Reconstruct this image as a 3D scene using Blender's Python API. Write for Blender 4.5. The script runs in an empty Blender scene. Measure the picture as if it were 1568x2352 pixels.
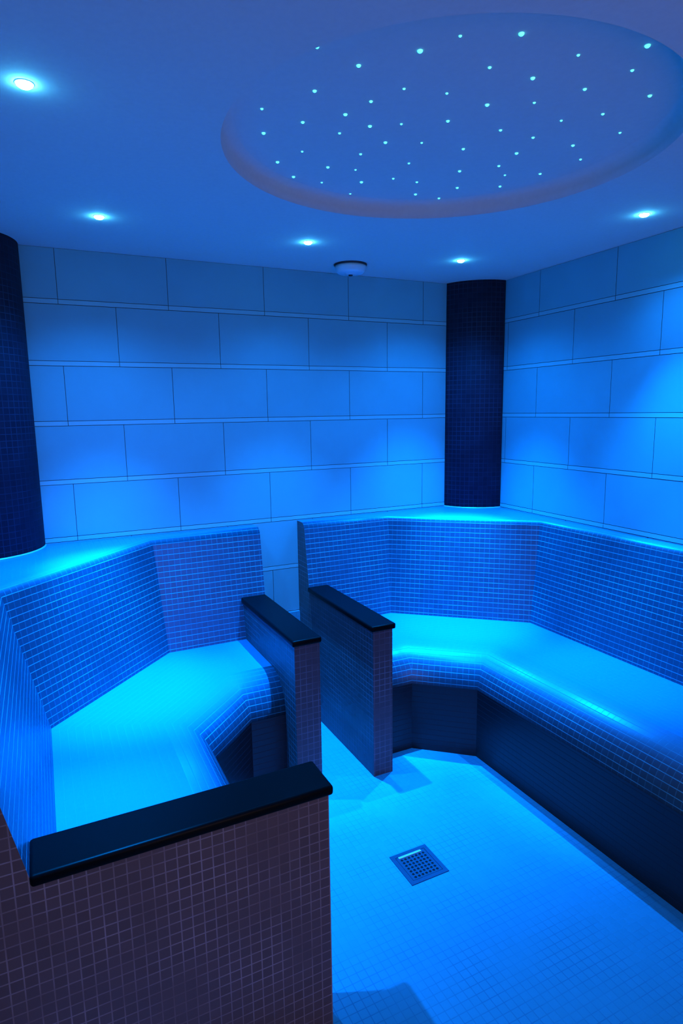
import bpy, bmesh, math
from mathutils import Vector, Matrix

COL = bpy.context.scene.collection
PITCH = 0.0293            # mosaic tile pitch in metres
HC = 1.7813               # camera height
ZC = 2.564                # ceiling height
ZL = 1.143                # top of the bench backs
ZS = 0.543                # seat height
ZA = 0.776                # top of the half wall copings
YB = 3.40                 # back wall plane
WANG = 0.0392             # the right wall is slightly out of square


def xr(y):                # x of the right wall at depth y
    return 2.7200 + (y - YB) * WANG


XL = -0.27                # left wall
YF = -1.25                # wall behind the photographer

# ------------------------------------------------------------------ materials


def new_mat(name):
    m = bpy.data.materials.new(name)
    m.use_nodes = True
    nt = m.node_tree
    b = nt.nodes['Principled BSDF']
    return m, nt, b


def N(nt, t, **kw):
    n = nt.nodes.new(t)
    for k, v in kw.items():
        setattr(n, k, v)
    return n


def math_node(nt, op, a=None, b=None, c=None):
    n = nt.nodes.new('ShaderNodeMath')
    n.operation = op
    for i, v in enumerate((a, b, c)):
        if v is None:
            continue
        if isinstance(v, (int, float)):
            n.inputs[i].default_value = v
        else:
            nt.links.new(v, n.inputs[i])
    return n.outputs[0]


def mix_col(nt, fac, a, b):
    n = nt.nodes.new('ShaderNodeMix')
    n.data_type = 'RGBA'
    if isinstance(fac, (int, float)):
        n.inputs[0].default_value = fac
    else:
        nt.links.new(fac, n.inputs[0])
    for i, v in ((6, a), (7, b)):
        if isinstance(v, tuple):
            n.inputs[i].default_value = v
        else:
            nt.links.new(v, n.inputs[i])
    return n.outputs[2]


def mosaic(name, tile, tile2, grout, rough=0.35, grout_w=0.10, bump=0.25, patch=0.45, spec=0.5, pitch=PITCH, coat=0.0, top=None, foot=None, vert=1.0):
    """square mosaic: UVs are in metres"""
    m, nt, b = new_mat(name)
    L = nt.links.new
    uv = N(nt, 'ShaderNodeUVMap', uv_map='UVMap')
    sep = N(nt, 'ShaderNodeSeparateXYZ')
    L(uv.outputs[0], sep.inputs[0])
    us = math_node(nt, 'DIVIDE', sep.outputs[0], pitch)
    vs = math_node(nt, 'DIVIDE', sep.outputs[1], pitch)
    fu = math_node(nt, 'FRACT', us)
    fv = math_node(nt, 'FRACT', vs)
    du = math_node(nt, 'MINIMUM', fu, math_node(nt, 'SUBTRACT', 1.0, fu))
    dv = math_node(nt, 'MINIMUM', fv, math_node(nt, 'SUBTRACT', 1.0, fv))
    d = dv
    mr = N(nt, 'ShaderNodeMapRange', interpolation_type='SMOOTHSTEP')
    L(d, mr.inputs[0])
    mr.inputs[1].default_value = grout_w * 0.30
    mr.inputs[2].default_value = grout_w * 0.95
    mr.inputs[3].default_value = 1.0
    mr.inputs[4].default_value = 0.0
    mr2 = N(nt, 'ShaderNodeMapRange', interpolation_type='SMOOTHSTEP')
    L(du, mr2.inputs[0])
    mr2.inputs[1].default_value = grout_w * 0.30
    mr2.inputs[2].default_value = grout_w * 0.95
    mr2.inputs[3].default_value = vert
    mr2.inputs[4].default_value = 0.0
    gm = math_node(nt, 'MAXIMUM', mr.outputs[0], mr2.outputs[0])                      # 1 on grout
    # per tile variation
    comb = N(nt, 'ShaderNodeCombineXYZ')
    L(math_node(nt, 'FLOOR', us), comb.inputs[0])
    L(math_node(nt, 'FLOOR', vs), comb.inputs[1])
    wn = N(nt, 'ShaderNodeTexWhiteNoise', noise_dimensions='2D')
    L(comb.outputs[0], wn.inputs['Vector'])
    tc = mix_col(nt, wn.outputs[0], tile, tile2)
    # patchy grout
    no = N(nt, 'ShaderNodeTexNoise')
    no.inputs['Scale'].default_value = 5.0
    no.inputs['Detail'].default_value = 3.0
    L(uv.outputs[0], no.inputs['Vector'])
    pr = N(nt, 'ShaderNodeMapRange')
    L(no.outputs[0], pr.inputs[0])
    pr.inputs[1].default_value = 0.35
    pr.inputs[2].default_value = 0.62
    pr.inputs[3].default_value = 1.0 - patch
    pr.inputs[4].default_value = 1.0
    gf = math_node(nt, 'MULTIPLY', gm, pr.outputs[0])
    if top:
        # light from above put into the colour: level faces paler than upright ones
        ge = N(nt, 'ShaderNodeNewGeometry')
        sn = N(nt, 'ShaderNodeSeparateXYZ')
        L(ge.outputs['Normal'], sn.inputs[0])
        if foot:  # shade below the seat edge, put into the riser colour
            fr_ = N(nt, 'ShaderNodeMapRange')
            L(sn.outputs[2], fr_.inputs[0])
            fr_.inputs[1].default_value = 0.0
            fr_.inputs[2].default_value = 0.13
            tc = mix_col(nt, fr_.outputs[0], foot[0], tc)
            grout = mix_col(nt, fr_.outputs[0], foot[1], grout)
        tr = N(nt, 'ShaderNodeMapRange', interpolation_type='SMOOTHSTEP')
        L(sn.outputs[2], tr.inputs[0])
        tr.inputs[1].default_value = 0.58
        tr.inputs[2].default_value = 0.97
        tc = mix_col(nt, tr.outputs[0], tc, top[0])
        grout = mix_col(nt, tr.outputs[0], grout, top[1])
    col = mix_col(nt, gf, tc, grout)
    L(col, b.inputs['Base Color'])
    ro = N(nt, 'ShaderNodeMapRange')
    L(gm, ro.inputs[0])
    ro.inputs[3].default_value = rough
    ro.inputs[4].default_value = 0.75
    L(ro.outputs[0], b.inputs['Roughness'])
    b.inputs['Specular IOR Level'].default_value = spec
    b.inputs['Coat Weight'].default_value = coat
    bp = N(nt, 'ShaderNodeBump')
    bp.inputs['Strength'].default_value = bump
    bp.inputs['Distance'].default_value = 0.0015
    L(math_node(nt, 'SUBTRACT', 1.0, gm), bp.inputs['Height'])
    L(bp.outputs[0], b.inputs['Normal'])
    return m


def plain(name, col, rough=0.5, metal=0.0, spec=0.5, noise=0.0, nscale=30.0, bump=0.0):
    m, nt, b = new_mat(name)
    L = nt.links.new
    b.inputs['Roughness'].default_value = rough
    b.inputs['Metallic'].default_value = metal
    b.inputs['Specular IOR Level'].default_value = spec
    tc = N(nt, 'ShaderNodeTexCoord')
    no = N(nt, 'ShaderNodeTexNoise')
    no.inputs['Scale'].default_value = nscale
    no.inputs['Detail'].default_value = 5.0
    L(tc.outputs['Object'], no.inputs['Vector'])
    lo = tuple(c * (1 - noise) for c in col) + (1.0,)
    hi = tuple(min(1.0, c * (1 + noise)) for c in col) + (1.0,)
    L(mix_col(nt, no.outputs[0], lo, hi), b.inputs['Base Color'])
    if bump:
        bp = N(nt, 'ShaderNodeBump')
        bp.inputs['Strength'].default_value = bump
        bp.inputs['Distance'].default_value = 0.002
        L(no.outputs[0], bp.inputs['Height'])
        L(bp.outputs[0], b.inputs['Normal'])
    return m


def emit(name, col, strength):
    m, nt, b = new_mat(name)
    b.inputs['Base Color'].default_value = (0.8, 0.9, 1, 1)
    b.inputs['Emission Color'].default_value = col + (1.0,)
    b.inputs['Emission Strength'].default_value = strength
    return m


M = {}
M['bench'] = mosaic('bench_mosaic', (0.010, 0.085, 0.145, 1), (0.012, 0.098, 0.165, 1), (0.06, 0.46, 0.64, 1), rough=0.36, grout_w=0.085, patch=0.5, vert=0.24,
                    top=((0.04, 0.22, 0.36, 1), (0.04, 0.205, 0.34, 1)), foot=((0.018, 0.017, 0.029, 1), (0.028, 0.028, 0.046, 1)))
M['pier'] = mosaic('dark_mosaic', (0.165, 0.105, 0.115, 1), (0.19, 0.12, 0.13, 1), (0.40, 0.32, 0.38, 1), rough=0.4, grout_w=0.085, patch=0.75)
M['arm'] = mosaic('arm_mosaic', (0.115, 0.072, 0.09, 1), (0.135, 0.085, 0.105, 1), (0.24, 0.20, 0.26, 1), rough=0.4, grout_w=0.085, patch=0.8)
M['column'] = mosaic('column_mosaic', (0.018, 0.026, 0.06, 1), (0.024, 0.034, 0.072, 1), (0.04, 0.08, 0.15, 1), rough=0.65, grout_w=0.085, patch=0.75, spec=0.15)
M['floor'] = mosaic('floor_mosaic', (0.045, 0.37, 0.50, 1), (0.05, 0.385, 0.52, 1), (0.036, 0.275, 0.41, 1), rough=0.42, grout_w=0.07, patch=0.9, bump=0.10)
M['wall_tile'] = plain('wall_tile', (0.15, 0.46, 0.52), rough=0.5, noise=0.06, nscale=6.0, bump=0.03)
M['wall_strip'] = plain('wall_strip', (0.21, 0.55, 0.60), rough=0.4, noise=0.03, nscale=6.0)
M['joint'] = plain('wall_joint', (0.08, 0.12, 0.13), rough=0.8)
M['plaster'] = plain('ceiling_plaster', (0.80, 0.64, 0.55), rough=0.85, noise=0.05, nscale=60.0, bump=0.25)
M['granite'] = plain('black_granite', (0.003, 0.003, 0.005), rough=0.38, noise=0.5, nscale=220.0, spec=0.12)
M['steel'] = plain('brushed_steel', (0.12, 0.14, 0.20), rough=0.45, metal=1.0, noise=0.05)
M['steel_bright'] = plain('polished_steel', (0.9, 0.9, 0.92), rough=0.15, metal=0.3)
M['pit_shade'] = plain('drain_shade', (0.01, 0.01, 0.012), rough=0.7)
M['white_plastic'] = plain('white_plastic', (0.55, 0.72, 0.74), rough=0.35)
M['dark_plastic'] = plain('dark_plastic', (0.03, 0.03, 0.04), rough=0.5)
M['chrome'] = plain('white_trim', (0.5, 0.6, 0.62), rough=0.5)
M['lens'] = emit('lamp_lens', (0.30, 0.90, 1.0), 45.0)
M['star'] = emit('star_glow', (0.06, 0.75, 0.9), 3.5)
M['silicone'] = plain('white_silicone', (0.3, 0.5, 0.52), rough=0.4)

# ------------------------------------------------------------------ mesh helpers


def link(name, me, mat, parent=None, loc=None):
    o = bpy.data.objects.new(name, me)
    COL.objects.link(o)
    if mat is not None and not me.materials:
        me.materials.append(mat)
    if parent is not None:
        o.parent = parent
    if loc is not None:
        o.location = loc
    return o


def tag(o, label=None, cat=None, group=None, kind=None):
    if label:
        o['label'] = label
    if cat:
        o['category'] = cat
    if group:
        o['group'] = group
    if kind:
        o['kind'] = kind
    return o


def empty(name, loc):
    o = bpy.data.objects.new(name, None)
    COL.objects.link(o)
    o.location = loc
    o.empty_display_size = 0.1
    return o


def poly_mesh(name, faces, uvs=None, mats=None, smooth=None):
    """faces: list of lists of 3-D points; uvs: same layout; welds shared verts"""
    vmap, verts, fi = {}, [], []
    for f in faces:
        idx = []
        for p in f:
            k = tuple(round(c, 5) for c in p)
            if k not in vmap:
                vmap[k] = len(verts)
                verts.append(k)
            idx.append(vmap[k])
        fi.append(idx)
    me = bpy.data.meshes.new(name)
    me.from_pydata(verts, [], fi)
    me.update()
    uvl = me.uv_layers.new(name='UVMap')
    for pi, pol in enumerate(me.polygons):
        for j, li in enumerate(pol.loop_indices):
            if uvs and uvs[pi]:
                uvl.data[li].uv = uvs[pi][j]
            else:
                uvl.data[li].uv = auto_uv(verts[me.loops[li].vertex_index], pol.normal)
        if mats:
            pol.material_index = mats[pi]
        if smooth and smooth[pi]:
            pol.use_smooth = True
    return me


def auto_uv(p, n):
    if abs(n[2]) > 0.7:
        return (p[0], p[1])
    l = math.hypot(n[0], n[1])
    tx, ty = -n[1] / l, n[0] / l
    return (p[0] * tx + p[1] * ty, p[2])


def shift(me, org):
    for v in me.vertices:
        v.co -= Vector(org)


def mitre(path, d, lean=None):
    """offset an open polyline (x,y) to its right-hand side by d (times a factor per segment), with mitred corners"""
    out = []
    n = len(path)
    dirs, nor = [], []
    for i in range(n - 1):
        a, b = Vector(path[i]), Vector(path[i + 1])
        t = (b - a).normalized()
        dirs.append(t)
        nor.append(Vector((t.y, -t.x)))
    dd = [d * (lean[i] if (lean and d < 0) else 1.0) for i in range(n - 1)]
    for i in range(n):
        p = Vector(path[i])
        if i == 0:
            out.append(p + nor[0] * dd[0])
        elif i == n - 1:
            out.append(p + nor[-1] * dd[-1])
        else:
            a, b = nor[i - 1], nor[i]
            det = a.x * b.y - a.y * b.x
            out.append(p + Vector(((dd[i - 1] * b.y - dd[i] * a.y) / det, (a.x * dd[i] - b.x * dd[i - 1]) / det)))
    return out, dirs


def sweep(path, prof, lean=None):
    """prof: list of (d,z) -> faces, uvs ; v = arc length, u = distance along the segment direction"""
    rows, arcs, s = [], [], 0.0
    for k, (d, z) in enumerate(prof):
        pts, dirs = mitre(path, d, lean)
        rows.append([(p.x, p.y, z) for p in pts])
        if k:
            s += math.hypot(d - prof[k - 1][0], z - prof[k - 1][1])
        arcs.append(s)
    faces, uvs = [], []
    u0 = [0.0]
    for i in range(len(path) - 1):
        u0.append(u0[-1] + (Vector(path[i + 1]) - Vector(path[i])).length)
    for k in range(len(prof) - 1):
        for i in range(len(path) - 1):
            a, b = rows[k][i], rows[k][i + 1]
            c, d_ = rows[k + 1][i + 1], rows[k + 1][i]
            base = Vector(path[i])
            U = [u0[i] + (Vector(q[:2]) - base).dot(dirs[i]) for q in (a, b, c, d_)]
            faces.append([a, b, c, d_])
            uvs.append([(U[0], arcs[k]), (U[1], arcs[k]), (U[2], arcs[k + 1]), (U[3], arcs[k + 1])])
    return faces, uvs, rows


def fix_normals(me):
    bm = bmesh.new()
    bm.from_mesh(me)
    bmesh.ops.recalc_face_normals(bm, faces=bm.faces)
    bm.to_mesh(me)
    bm.free()


# ------------------------------------------------------------------ room shell
# ceiling with a round sunken star field
CX, CY, CR, CD = 1.215, 1.715, 0.680, 0.062


def build_ceiling():
    seg = 96
    faces, sm = [], []
    x0, x1, y0, y1 = XL - 0.1, 3.0, YF - 0.1, YB + 0.1
    ring = []
    for i in range(seg):
        a = 2 * math.pi * i / seg
        ring.append((a, CX + CR * math.cos(a), CY + CR * math.sin(a)))

    def edge_pt(a):
        dx, dy = math.cos(a), math.sin(a)
        ts = []
        if dx > 1e-9: ts.append((x1 - CX) / dx)
        if dx < -1e-9: ts.append((x0 - CX) / dx)
        if dy > 1e-9: ts.append((y1 - CY) / dy)
        if dy < -1e-9: ts.append((y0 - CY) / dy)
        t = min(ts)
        return (CX + dx * t, CY + dy * t)
    corners = [(x1, y1), (x0, y1), (x0, y0), (x1, y0)]
    cang = [math.atan2(c[1] - CY, c[0] - CX) % (2 * math.pi) for c in corners]
    for i in range(seg):
        a, xa, ya = ring[i]
        b, xb, yb = ring[(i + 1) % seg]
        bb = b if b > a else b + 2 * math.pi
        o1, o2 = edge_pt(a), edge_pt(bb)
        f = [(xa, ya, ZC), (o1[0], o1[1], ZC)]
        for c, ca in zip(corners, cang):
            if a < ca < bb:
                f.append((c[0], c[1], ZC))
        f += [(o2[0], o2[1], ZC), (xb, yb, ZC)]
        faces.append(f)
        sm.append(False)
    # recess side and soft cove at its top
    prof = [(CR, 0.0), (CR - 0.004, CD * 0.45), (CR - 0.009, CD * 0.72), (CR - 0.02, CD * 0.9), (CR - 0.04, CD)]
    for k in range(len(prof) - 1):
        (r1, z1), (r2, z2) = prof[k], prof[k + 1]
        for i in range(seg):
            a, b = ring[i][0], ring[(i + 1) % seg][0]
            faces.append([(CX + r1 * math.cos(a), CY + r1 * math.sin(a), ZC + z1), (CX + r1 * math.cos(b), CY + r1 * math.sin(b), ZC + z1),
                          (CX + r2 * math.cos(b), CY + r2 * math.sin(b), ZC + z2), (CX + r2 * math.cos(a), CY + r2 * math.sin(a), ZC + z2)])
            sm.append(True)
    r = prof[-1][0]
    faces.append([(CX + r * math.cos(q[0]), CY + r * math.sin(q[0]), ZC + CD) for q in ring])
    sm.append(False)
    me = poly_mesh('ceiling', faces, smooth=sm)
    return tag(link('ceiling', me, M['plaster']), kind='structure')


build_ceiling()

me = poly_mesh('floor', [[(XL - 0.1, YF - 0.1, 0), (3.0, YF - 0.1, 0), (3.0, YB + 0.1, 0), (XL - 0.1, YB + 0.1, 0)]])
tag(link('floor', me, M['floor']), kind='structure')

# tiled walls: rows of large tiles parted by narrow strips, joints left open in front of a dark bed
ZT0, ZSTEP, STRIP = 2.330, 0.2895, 0.0235


def tiled_wall(name, length, place, seams_a, seams_b, pitch, thick=0.10):
    """place(s, z, n) -> world point; s runs along the wall, n towards the room"""
    faces, mats = [], []
    g = 0.0012

    def panel(s0, s1, z0, z1, mi, out):
        if s1 - s0 < 0.004 or z1 - z0 < 0.004:
            return
        q = [(s0 + g, z0 + g), (s1 - g, z0 + g), (s1 - g, z1 - g), (s0 + g, z1 - g)]
        fr = [place(s, z, out) for s, z in q]
        bk = [place(s, z, 0.0) for s, z in q]
        faces.append(fr); mats.append(mi)
        for i in range(4):
            j = (i + 1) % 4
            faces.append([fr[j], fr[i], bk[i], bk[j]]); mats.append(2)

    def row(z0, z1, off, mi, out):
        s = off - pitch * math.ceil(off / pitch)
        while s < length:
            a, b = max(0.0, s), min(length, s + pitch)
            if b > a:
                panel(a, b, z0, z1, mi, out)
            s += pitch
    rows = 9
    top = ZC
    for k in range(rows):
        zt = ZT0 - k * ZSTEP                    # top of the strip under row k
        use_a = (k % 2 == 0)
        off = seams_a if use_a else seams_b
        z0 = max(zt, 0.0)
        if top > z0:
            row(z0, top, off, 0, 0.0040)
        if zt <= 0:
            break
        row(max(zt - STRIP, 0), zt, off, 1, 0.0052)
        top = zt - STRIP
    # backing slab
    B = [place(0, 0, 0), place(length, 0, 0), place(length, ZC, 0), place(0, ZC, 0)]
    K = [place(0, 0, -thick), place(length, 0, -thick), place(length, ZC, -thick), place(0, ZC, -thick)]
    faces += [B, K[::-1]]
    mats += [2, 2]
    for i in range(4):
        j = (i + 1) % 4
        faces.append([B[j], B[i], K[i], K[j]]); mats.append(2)
    me = poly_mesh(name, faces, mats=mats)
    for k in ('wall_tile', 'wall_strip', 'joint'):
        me.materials.append(M[k])
    o = link(name, me, None)
    return tag(o, kind='structure')


LB = xr(YB) - XL
tiled_wall('wall_back', LB, lambda s, z, n: (XL + s, YB + 0.004 - n, z), 0.168 - XL, 0.430 - XL, 0.5215)
d = Vector((WANG, 1.0)).normalized()            # right wall direction (towards the back)
nrm = Vector((-d.y, d.x))                       # towards the room
c0 = Vector((xr(YB), YB))
tiled_wall('wall_right', (YB - YF) / d.y, lambda s, z, n: (c0.x - d.x * s + nrm.x * (n - 0.004), c0.y - d.y * s + nrm.y * (n - 0.004), z), 0.537, 0.264, 0.552)
tiled_wall('wall_left', YB - YF, lambda s, z, n: (XL - 0.004 + n, YF + s, z), 0.2, 0.47, 0.53)
# wall behind the photographer with the open doorway
dw0, dw1, dwz = 0.25, 1.45, 2.15
fr = []
for (a, b, z0, z1) in ((XL, dw0, 0, ZC), (dw1, xr(YF), 0, ZC), (dw0, dw1, dwz, ZC)):
    for y in (YF, YF - 0.1):
        fr.append([(a, y, z0), (b, y, z0), (b, y, z1), (a, y, z1)])
fr += [[(dw0, YF, 0), (dw0, YF - .1, 0), (dw0, YF - .1, dwz), (dw0, YF, dwz)], [(dw1, YF, 0), (dw1, YF - .1, 0), (dw1, YF - .1, dwz), (dw1, YF, dwz)],
       [(dw0, YF, dwz), (dw1, YF, dwz), (dw1, YF - .1, dwz), (dw0, YF - .1, dwz)]]
tag(link('wall_front', poly_mesh('wall_front', fr), M['plaster']), kind='structure')

# ------------------------------------------------------------------ benches
LEAN = 0.150                                    # backrest lean per metre of height


def back_profile():
    # (d, z): d positive towards the room, 0 at the seat line
    zt = 1.098
    dt = -(zt - ZS) * LEAN
    r = 0.042
    p = []
    for k in range(9):                          # rounded top edge
        a = math.radians(90 - k * 81.5 / 8)
        p.append((dt - r * 0.99 + r * math.cos(a), ZL - r + r * math.sin(a)))
    p.append((0.0, ZS))
    p.append((0.0, 0.0))
    return p


def seat_profile():
    D, R = 0.590, 0.178
    p = [(0.0, ZS), (D - R, ZS)]
    for k in range(1, 13):
        a = math.radians(90 - k * 7.5)
        p.append((D - R + R * math.cos(a), ZS - R + R * math.sin(a)))
    p.append((D, 0.0))
    return p


def make_bench(name, path_back, path_seat, hull_back, loc, label, end_caps, lean=None):
    root = empty(name, loc)
    tag(root, label, 'bench', 'corner benches')
    # backrest
    prof = back_profile()
    faces, uvs, rows = sweep(path_back, prof, lean)
    sm = []
    nseg = len(path_back) - 1
    for k in range(len(prof) - 1):
        sm += [k < 8] * nseg
    top = [tuple(p) for p in rows[0]]
    cap = top + [(x, y, ZL) for x, y in hull_back]
    faces.append(cap); uvs.append([(p[0], p[1]) for p in cap]); sm.append(False)
    # end faces
    for idx, (ex, ey) in end_caps:
        col = [r[idx] for r in rows]
        f = col + [(ex, ey, 0.0), (ex, ey, ZL)]
        horiz = (lambda p: p[1]) if abs(ex - col[0][0]) < 1e-3 else (lambda p: p[0])
        faces.append(f); uvs.append([(horiz(p), p[2]) for p in f]); sm.append(False)
    me = poly_mesh('backrest', faces, uvs, mats=[0] * (len(faces) - 2) + [1, 1], smooth=sm)
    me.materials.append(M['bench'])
    me.materials.append(M['pier'])
    shift(me, loc)
    fix_normals(me)
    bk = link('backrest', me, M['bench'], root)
    # seat
    prof = seat_profile()
    faces, uvs, rows = sweep(path_seat, prof)
    sm = []
    for k in range(len(prof) - 1):
        sm += [1 <= k <= 12] * nseg
    for idx in (0, len(path_seat) - 1):
        col = [r[idx] for r in rows]
        p0 = path_seat[idx]
        f = col + [(p0[0], p0[1], 0.0)]
        horiz = (lambda p: p[1]) if abs(col[0][0] - col[-1][0]) < 1e-3 else (lambda p: p[0])
        faces.append(f); uvs.append([(horiz(p), p[2]) for p in f]); sm.append(False)
    me = poly_mesh('seat', faces, uvs, smooth=sm)
    shift(me, loc)
    fix_normals(me)
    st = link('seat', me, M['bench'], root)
    return root


AX0, AX1 = 0.971, 1.094                          # half wall A, in x
BX0, BX1 = 1.372, 1.478                          # half wall B
YAB = 2.478                                      # their front faces
YC0, YC1 = 1.423, 1.545                          # half wall C, in y
CX1 = 0.646
YSEAT = 3.200

# path goes so that its right-hand side is the room
lb = [(-0.036, YC0), (-0.026, 2.610), (0.553, YSEAT), (AX1 + 0.006, YSEAT)]
ls = [(-0.035, YC1), (-0.026, 2.610), (0.553, YSEAT), (AX0, YSEAT)]
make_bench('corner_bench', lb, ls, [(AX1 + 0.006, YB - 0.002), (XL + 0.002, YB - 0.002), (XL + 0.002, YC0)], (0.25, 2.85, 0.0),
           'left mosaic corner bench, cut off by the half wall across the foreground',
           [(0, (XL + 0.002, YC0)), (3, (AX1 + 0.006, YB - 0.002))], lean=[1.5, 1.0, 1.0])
YE = -0.10
rb = [(BX0, 3.207), (1.903, 3.207), (2.521, 2.661), (2.521, YE)]
rs = [(BX1, 3.207), (1.903, 3.207), (2.521, 2.661), (2.521, YE)]
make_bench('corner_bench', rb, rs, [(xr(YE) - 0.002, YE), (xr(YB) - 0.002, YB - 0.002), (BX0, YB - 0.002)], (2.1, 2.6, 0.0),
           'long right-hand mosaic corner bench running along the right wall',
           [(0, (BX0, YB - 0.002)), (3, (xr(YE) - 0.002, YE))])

# ------------------------------------------------------------------ half walls with black copings


def slab_mesh(x0, x1, y0, y1, z0, z1, cutx=None, rounded=('x', 'y')):
    """bullnosed slab; cutx(z, y) optional slanted left end"""
    bm = bmesh.new()
    vs = []
    for z in (z0, z1):
        for (x, y) in ((x0, y0), (x1, y0), (x1, y1), (x0, y1)):
            vs.append(bm.verts.new((x, y, z)))
    F = [(3, 2, 1, 0), (4, 5, 6, 7), (0, 1, 5, 4), (1, 2, 6, 5), (2, 3, 7, 6), (3, 0, 4, 7)]
    for f in F:
        bm.faces.new([vs[i] for i in f])
    es = [e for e in bm.edges]
    bmesh.ops.bevel(bm, geom=es, offset=0.009, segments=4, profile=0.5, affect='EDGES', clamp_overlap=True)
    for f in bm.faces:
        f.smooth = len(f.verts) == 4 and f.calc_area() < 0.02
    me = bpy.data.meshes.new('coping_slab')
    bm.to_mesh(me)
    bm.free()
    return me


def half_wall(label, body_faces, slab, loc, mat):
    root = empty('low_half_wall', loc)  # tiled half wall closing a bench end
    tag(root, label, 'half wall', 'low mosaic half walls')
    me = poly_mesh('tiled_body', body_faces)
    fix_normals(me)
    # uvs again after the normals are right
    uvl = me.uv_layers['UVMap']
    for pol in me.polygons:
        for li in pol.loop_indices:
            uvl.data[li].uv = auto_uv(me.vertices[me.loops[li].vertex_index].co, pol.normal)
    shift(me, loc)
    link('tiled_body', me, mat, root)
    slab_me = slab_mesh(*slab)
    shift(slab_me, loc)
    s = link('coping_slab', slab_me, M['granite'], root)
    s['label'] = 'polished black stone coping'
    return root


ZU = 0.747


def prism_x(x0, x1, prof):
    """prism with profile in (y,z) between two x"""
    a = [(x0, y, z) for y, z in prof]
    b = [(x1, y, z) for y, z in prof]
    fs = [a, b[::-1]]
    for i in range(len(prof)):
        j = (i + 1) % len(prof)
        fs.append([a[i], b[i], b[j], a[j]])
    return fs


yA = YSEAT - 0.001
prof = [(YAB, 0), (yA, 0), (yA, ZS), (yA + (ZU - ZS) * LEAN, ZU), (YAB, ZU)]
half_wall('short mosaic half wall ending the left bench at the passage', prism_x(AX0, AX1, prof),
          (AX0 - 0.013, AX1 + 0.007, YAB - 0.014, YSEAT + 0.028, ZU, ZA), ((AX0 + AX1) / 2, 2.8, 0), M['arm'])
yB = 3.206
prof = [(YAB, 0), (yB, 0), (yB, ZS), (yB + (ZU - ZS) * LEAN, ZU), (YAB, ZU)]
half_wall('narrow mosaic half wall ending the right bench, its dark side facing the passage', prism_x(BX0, BX1, prof),
          (BX0 - 0.014, BX1 + 0.012, YAB - 0.016, yB + 0.028, ZU, ZA), ((BX0 + BX1) / 2, 2.8, 0), M['arm'])
# C: across the foreground, its left end follows the bench back
xC = -0.0362
profx = [(xC, 0), (CX1, 0), (CX1, ZU), (xC - (ZU - ZS) * LEAN * 1.5, ZU), (xC, ZS)]
a = [(x, YC0, z) for x, z in profx]
b = [(x, YC1, z) for x, z in profx]
fc = [a, b[::-1]] + [[a[i], b[i], b[(i + 1) % 5], a[(i + 1) % 5]] for i in range(5)]
half_wall('brownish mosaic half wall in the foreground under the broad black coping', fc,
          (-0.086, CX1 + 0.012, YC0 - 0.010, YC1 + 0.014, ZU, ZA), (0.3, 1.48, 0), M['pier'])

# ------------------------------------------------------------------ columns


def column(cx, cy, r, a0, a1, closing, label):
    seg = 28
    arc = [(cx + r * math.cos(math.radians(a0 + (a1 - a0) * i / seg)), cy + r * math.sin(math.radians(a0 + (a1 - a0) * i / seg))) for i in range(seg + 1)]
    faces, uvs, sm = [], [], []
    z0, z1 = ZL + 0.001, ZC
    for i in range(seg):
        p, q = arc[i], arc[i + 1]
        u0, u1 = r * math.radians(abs(a1 - a0)) * i / seg, r * math.radians(abs(a1 - a0)) * (i + 1) / seg
        faces.append([(p[0], p[1], z0), (q[0], q[1], z0), (q[0], q[1], z1), (p[0], p[1], z1)])
        uvs.append([(u0, z0), (u1, z0), (u1, z1), (u0, z1)])
        sm.append(True)
    loop = arc + closing
    for i in range(seg, len(loop)):
        p, q = loop[i], loop[(i + 1) % len(loop)]
        faces.append([(p[0], p[1], z0), (q[0], q[1], z0), (q[0], q[1], z1), (p[0], p[1], z1)])
        uvs.append([(0, z0), (0.1, z0), (0.1, z1), (0, z1)])
        sm.append(False)
    for z in (z0, z1):
        faces.append([(x, y, z) for x, y in loop]); uvs.append([(x, y) for x, y in loop]); sm.append(False)
    root = empty('column', (cx, cy, z0))
    tag(root, label, 'column', 'round mosaic corner columns')
    me = poly_mesh('shaft', faces, uvs, smooth=sm)
    shift(me, (cx, cy, z0)); fix_normals(me)
    link('shaft', me, M['column'], root)
    # pale silicone line around the foot
    fs = []
    for i in range(seg):
        p, q = arc[i], arc[i + 1]

        def o(pt, k, z):
            v = (Vector(pt) - Vector((cx, cy))).normalized()
            return (pt[0] + v.x * k, pt[1] + v.y * k, z)
        fs.append([o(p, .0005, z0 + .006), o(q, .0005, z0 + .006), o(q, .005, z0), o(p, .005, z0)])
    me = poly_mesh('base_seal', fs); shift(me, (cx, cy, z0))
    s = link('base_seal', me, M['silicone'], root)
    s['label'] = 'thin pale seal line'
    return root


# right column, in the corner behind the bench
cxr, cyr, rr = 2.712, 3.458, 0.288
aL = 180 + math.degrees(math.asin((cyr - (YB - 0.001)) / rr))
xrw = xr(3.17) - 0.002
aR = 360 - math.degrees(math.acos((xrw - cxr) / rr))
column(cxr, cyr, rr, aL, aR, [(xr(YB) - 0.002, YB - 0.001)], 'dark mosaic column in the corner between the back and right walls')
cxl, cyl, rl = -0.265, 3.398, 0.283
column(cxl, cyl, rl, 269.5, 359.8, [(XL + 0.001, YB - 0.001)], 'dark mosaic column at the left edge of the picture')

# pale mosaic skirting on the back wall in the passage between the benches
gx0, gx1, gz = AX1 + 0.008, BX0 - 0.001, 0.588
tag(link('trim_1', poly_mesh('trim_1', prism_x(gx0, gx1, [(YB - 0.014, 0), (YB - 0.001, 0), (YB - 0.001, gz), (YB - 0.014, gz)])), M['floor']), kind='structure')

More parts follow.
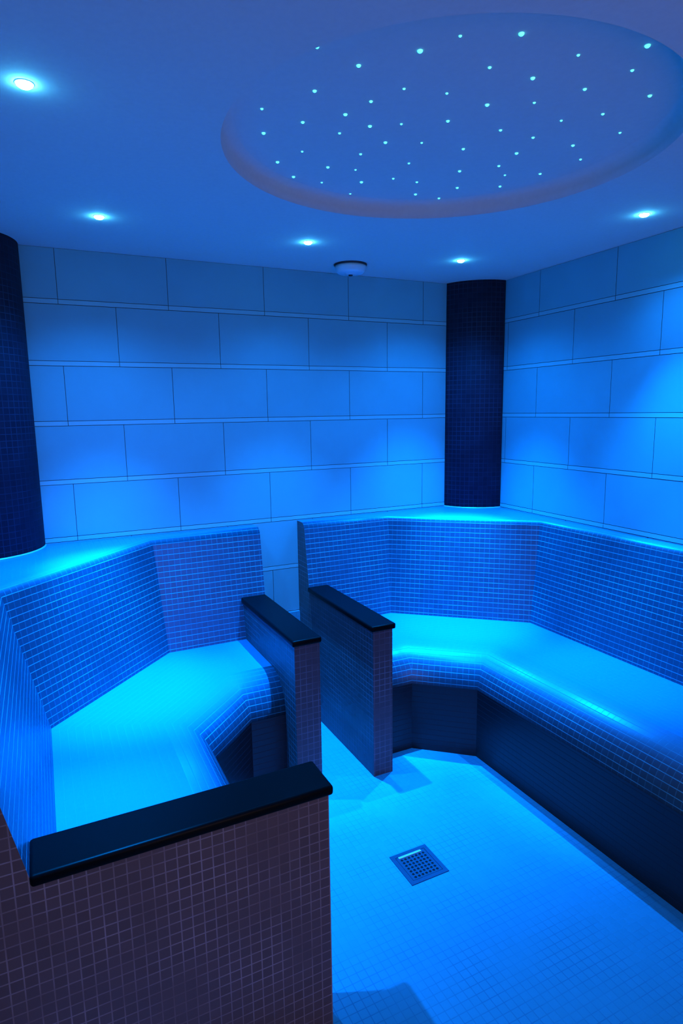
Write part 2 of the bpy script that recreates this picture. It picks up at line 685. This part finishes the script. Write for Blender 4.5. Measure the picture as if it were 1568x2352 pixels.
# ------------------------------------------------------------------ floor drain
dx0, dy0, ds = 1.151, 1.786, 0.170
root = empty('floor_drain', (dx0 + ds / 2, dy0 + ds / 2, 0.0))
root.rotation_euler.z = 0.0
tag(root, 'square perforated steel drain grate set in the tiled floor', 'drain')


def box_faces(x0, x1, y0, y1, z0, z1):
    v = [(x, y, z) for z in (z0, z1) for x, y in ((x0, y0), (x1, y0), (x1, y1), (x0, y1))]
    return [[v[i] for i in f] for f in ((3, 2, 1, 0), (4, 5, 6, 7), (0, 1, 5, 4), (1, 2, 6, 5), (2, 3, 7, 6), (3, 0, 4, 7))]


h = ds / 2
m1 = 0.017
fs = []
for bx in ((-h, h, -h, -h + m1), (-h, h, h - m1, h), (-h, -h + m1, -h + m1, h - m1), (h - m1, h, -h + m1, h - m1)):
    fs += box_faces(*bx, 0.0, 0.003)
link('frame', poly_mesh('frame', fs), M['steel'], root)
# perforated plate: 7 x 7 round holes
g0, g1 = -h + m1 + 0.0015, h - m1 - 0.0015
cell = (g1 - g0 - 0.016) / 7
fs = []
zt = 0.0028


def hole_cell(cx, cy, s, r, seg=12):
    out = []
    for i in range(seg):
        a, b = 2 * math.pi * i / seg, 2 * math.pi * (i + 1) / seg

        def sq(t):
            c, s_ = math.cos(t), math.sin(t)
            k = (s / 2) / max(abs(c), abs(s_))
            return (cx + c * k, cy + s_ * k)
        q = [sq(a)]
        am = math.pi / 4 + math.pi / 2 * round((((a + b) / 2) - math.pi / 4) / (math.pi / 2))
        if a < am < b:
            q.append(sq(am))
        q.append(sq(b))
        out.append([(x, y, zt) for x, y in q] + [(cx + r * math.cos(b), cy + r * math.sin(b), zt), (cx + r * math.cos(a), cy + r * math.sin(a), zt)])
        out.append([(cx + r * math.cos(a), cy + r * math.sin(a), zt), (cx + r * math.cos(b), cy + r * math.sin(b), zt),
                    (cx + r * math.cos(b), cy + r * math.sin(b), 0.001), (cx + r * math.cos(a), cy + r * math.sin(a), 0.001)])
    return out


for i in range(7):
    for j in range(7):
        fs += hole_cell(g0 + 0.008 + cell * (i + .5), g0 + 0.003 + cell * (j + .5), cell, cell * 0.33)
for bx in ((g0, g0 + 0.008, g0, g1), (g1 - 0.008, g1, g0, g1), (g0 + 0.008, g1 - 0.008, g0, g0 + 0.003), (g0 + 0.008, g1 - 0.008, g0 + 0.003 + 7 * cell, g1)):
    fs.append([(bx[0], bx[2], zt), (bx[1], bx[2], zt), (bx[1], bx[3], zt), (bx[0], bx[3], zt)])
link('grate', poly_mesh('grate', fs), M['steel'], root)
link('pit_shade', poly_mesh('pit_shade', [[(-h + m1, -h + m1, 0.0008), (h - m1, -h + m1, 0.0008), (h - m1, h - m1, 0.0008), (-h + m1, h - m1, 0.0008)]]), M['pit_shade'], root)  # flat dark sheet standing in for the shade under the grate
bm_ = box_faces(g0 + 0.010, g1 - 0.018, g1 - 0.011, g1 - 0.001, 0.0028, 0.0050)
o = link('grip_bar', poly_mesh('grip_bar', bm_), M['steel_bright'], root)
o['label'] = 'bright polished steel bar'

# ------------------------------------------------------------------ ceiling fittings


def lathe(name, prof, seg=40, smooth=True):
    faces, sm = [], []
    for k in range(len(prof) - 1):
        (r1, z1), (r2, z2) = prof[k], prof[k + 1]
        for i in range(seg):
            a, b = 2 * math.pi * i / seg, 2 * math.pi * (i + 1) / seg
            q = [(r1 * math.cos(a), r1 * math.sin(a), z1), (r1 * math.cos(b), r1 * math.sin(b), z1)]
            if r2 > 1e-6:
                q += [(r2 * math.cos(b), r2 * math.sin(b), z2), (r2 * math.cos(a), r2 * math.sin(a), z2)]
            else:
                q += [(0, 0, z2)]
            if r1 <= 1e-6:
                q = [(0, 0, z1)] + q[2:]
            faces.append(q); sm.append(smooth)
    me = poly_mesh(name, faces, smooth=sm)
    fix_normals(me)
    return me


ring_me = lathe('trim_ring', [(0.0195, 0.0), (0.0195, -0.0012), (0.0205, -0.0016), (0.022, -0.001), (0.0228, 0.0)])
ring_me.materials.append(M['chrome'])
lens_me = lathe('lens', [(0.0190, -0.0005), (0.0180, -0.005), (0.013, -0.009), (0.007, -0.0105), (0.0, -0.011)])
lens_me.materials.append(M['lens'])
LIGHTS = [((0.055, 1.797), 'large bright cyan downlight nearest the camera at the left edge of the ceiling', 0.6),
          ((0.316, 2.811), 'cyan downlight in the ceiling above the left bench corner', 1.0),
          ((1.238, 2.839), 'cyan downlight in the ceiling just left of the round detector', 0.7),
          ((2.132, 2.857), 'cyan downlight in the ceiling in front of the corner column', 1.0),
          ((2.344, 1.902), 'cyan downlight at the right of the ceiling above the long bench', 0.52)]
LIGHT_COL = (0.0, 0.290, 1.0)
NARROW, MIDDLE, WIDE = 950.0, 520.0, 62.0
for (x, y), lab, k in LIGHTS:
    r_ = empty('recessed_downlight', (x, y, ZC))
    tag(r_, lab, 'downlight', 'recessed ceiling downlights')
    o = bpy.data.objects.new('trim_ring', ring_me); COL.objects.link(o); o.parent = r_
    o = bpy.data.objects.new('lens', lens_me); COL.objects.link(o); o.parent = r_
    for nm, pw, sz in (('downlight_beam', NARROW, 33), ('downlight_middle', MIDDLE, 68), ('downlight_spread', WIDE, 132)):
        L_ = bpy.data.lights.new(nm, 'SPOT')
        L_.energy = pw * k
        L_.color = LIGHT_COL
        L_.spot_size = math.radians(sz)
        L_.spot_blend = 1.0
        L_.shadow_soft_size = 0.014
        lo = bpy.data.objects.new(nm, L_)
        COL.objects.link(lo)
        lo.location = (x, y, ZC - 0.027)
    # added point light imitating the glare halo on the ceiling around the lamp
    G_ = bpy.data.lights.new('halo_light', 'POINT')
    G_.energy = 0.22
    G_.color = (0.02, 0.55, 1.0)
    G_.shadow_soft_size = 0.01
    go = bpy.data.objects.new('halo_light', G_)
    COL.objects.link(go)
    go.location = (x, y, ZC - 0.028)

# round white detector near the back wall
r_ = empty('ceiling_detector', (1.628, 3.165, ZC))
tag(r_, 'round white detector on the ceiling close to the back wall', 'detector')
link('base_plate', lathe('base_plate', [(0.0, 0.0), (0.089, 0.0), (0.090, -0.004), (0.086, -0.009), (0.0, -0.009)]), M['dark_plastic'], r_)
cv = link('cover', lathe('cover', [(0.0, -0.009), (0.084, -0.009), (0.083, -0.022), (0.076, -0.040), (0.068, -0.047), (0.050, -0.050), (0.030, -0.050), (0.028, -0.054), (0.0, -0.055)]), M['white_plastic'], r_)
link('sensor_cap', lathe('sensor_cap', [(0.012, -0.0545), (0.010, -0.060), (0.0, -0.061)]), M['dark_plastic'], cv)

STARS = [(0.678, 1.476), (1.08, 1.233), (0.958, 1.299), (1.387, 1.144), (0.907, 1.388), (1.268, 1.243), (0.804, 1.506), (1.107, 1.377), (1.448, 1.236), (1.243, 1.371), (0.967, 1.556), (1.412, 1.356), (0.755, 1.665), (1.086, 1.529), (1.605, 1.307), (0.92, 1.653), (1.341, 1.47), (1.228, 1.535), (0.66, 1.818), (1.574, 1.439), (0.89, 1.751), (1.494, 1.521), (1.186, 1.663), (0.797, 1.847), (1.07, 1.737), (0.991, 1.788), (1.371, 1.647), (1.726, 1.507), (0.716, 1.964), (0.929, 1.869), (1.501, 1.646), (1.092, 1.869), (1.2, 1.824), (1.664, 1.638), (1.352, 1.808), (0.877, 2.043), (1.538, 1.763), (1.063, 1.983), (1.778, 1.713), (0.834, 2.158), (1.253, 1.984), (1.557, 1.875), (1.011, 2.13), (1.111, 2.112), (1.459, 1.971), (1.746, 1.872), (1.636, 1.935), (0.935, 2.263), (1.278, 2.131), (1.378, 2.126), (1.187, 2.21), (1.053, 2.274), (1.698, 2.035), (1.555, 2.114), (1.207, 2.341), (1.447, 2.242), (1.56, 2.243)]
SIZE = {1: 0.0056, 3: 0.0056, 0: 0.0048, 4: 0.0052}
LAB = {0: 'cyan star light half hidden by the upper left rim of the round ceiling recess',
       1: 'largest cyan star light, highest in the picture in the round ceiling recess',
       3: 'bright cyan star light nearest the upper right rim of the ceiling recess',
       18: 'leftmost cyan star light in the round ceiling recess',
       14: 'rightmost cyan star light in the round ceiling recess',
       54: 'lowest cyan star light in the picture, beside the lower rim of the recess'}
star_me = lathe('star_light', [(0.0050, 0.0), (0.0046, -0.0018), (0.0030, -0.0032), (0.0, -0.0038)], seg=12)
star_me.materials.append(M['star'])
for i, (x, y) in enumerate(STARS):
    o = bpy.data.objects.new('star_light', star_me)
    COL.objects.link(o)
    o.location = (x, y, ZC + CD - 0.0002)
    s = 0.9 + 0.2 * math.sin(i * 2.3)
    if i in (1, 3, 4): s = 1.3
    o.scale = (s, s, s)
    tag(o, LAB.get(i, 'small cyan star light scattered across the middle of the round ceiling recess'), 'star light', 'star lights in the round ceiling recess')

# ------------------------------------------------------------------ light from the corridor behind the photographer
A = bpy.data.lights.new('doorway_light', 'AREA')
A.shape = 'RECTANGLE'
A.size = 1.1
A.size_y = 1.9
A.energy = 14.0
A.color = (1.0, 0.72, 0.85)
ao = bpy.data.objects.new('doorway_light', A)
COL.objects.link(ao)
ao.location = (0.85, YF - 0.05, 1.15)
ao.rotation_euler = (math.radians(104), 0, 0)

w = bpy.data.worlds.new('World')
bpy.context.scene.world = w
w.use_nodes = True
bg = w.node_tree.nodes['Background']
bg.inputs[0].default_value = (0.25, 0.30, 0.8, 1)
bg.inputs[1].default_value = 0.02

# ------------------------------------------------------------------ camera
cam = bpy.data.cameras.new('Camera')
co = bpy.data.objects.new('Camera', cam)
COL.objects.link(co)
R_ = Vector((0.896731, -0.442337, -0.0145295))
U_ = Vector((0.0835688, 0.136994, 0.987040))
F_ = Vector((0.434614, 0.886324, -0.159812))
mw = Matrix(((R_.x, U_.x, -F_.x, 0.0), (R_.y, U_.y, -F_.y, 0.0), (R_.z, U_.z, -F_.z, HC), (0, 0, 0, 1)))
co.matrix_world = mw
cam.sensor_fit = 'HORIZONTAL'
cam.sensor_width = 36.0
cam.lens = 1435.25 / 1568 * 36.0
cam.clip_start = 0.02
sc = bpy.context.scene
sc.camera = co
sc.view_settings.view_transform = 'Standard'
sc.view_settings.look = 'None'
sc.view_settings.exposure = 0.0
sc.view_settings.gamma = 0.86
sc.cycles.use_denoising = True
sc.cycles.max_bounces = 7
sc.cycles.diffuse_bounces = 4
sc.cycles.sample_clamp_indirect = 6.0
sc.cycles.use_adaptive_sampling = True
sc.cycles.adaptive_threshold = 0.03
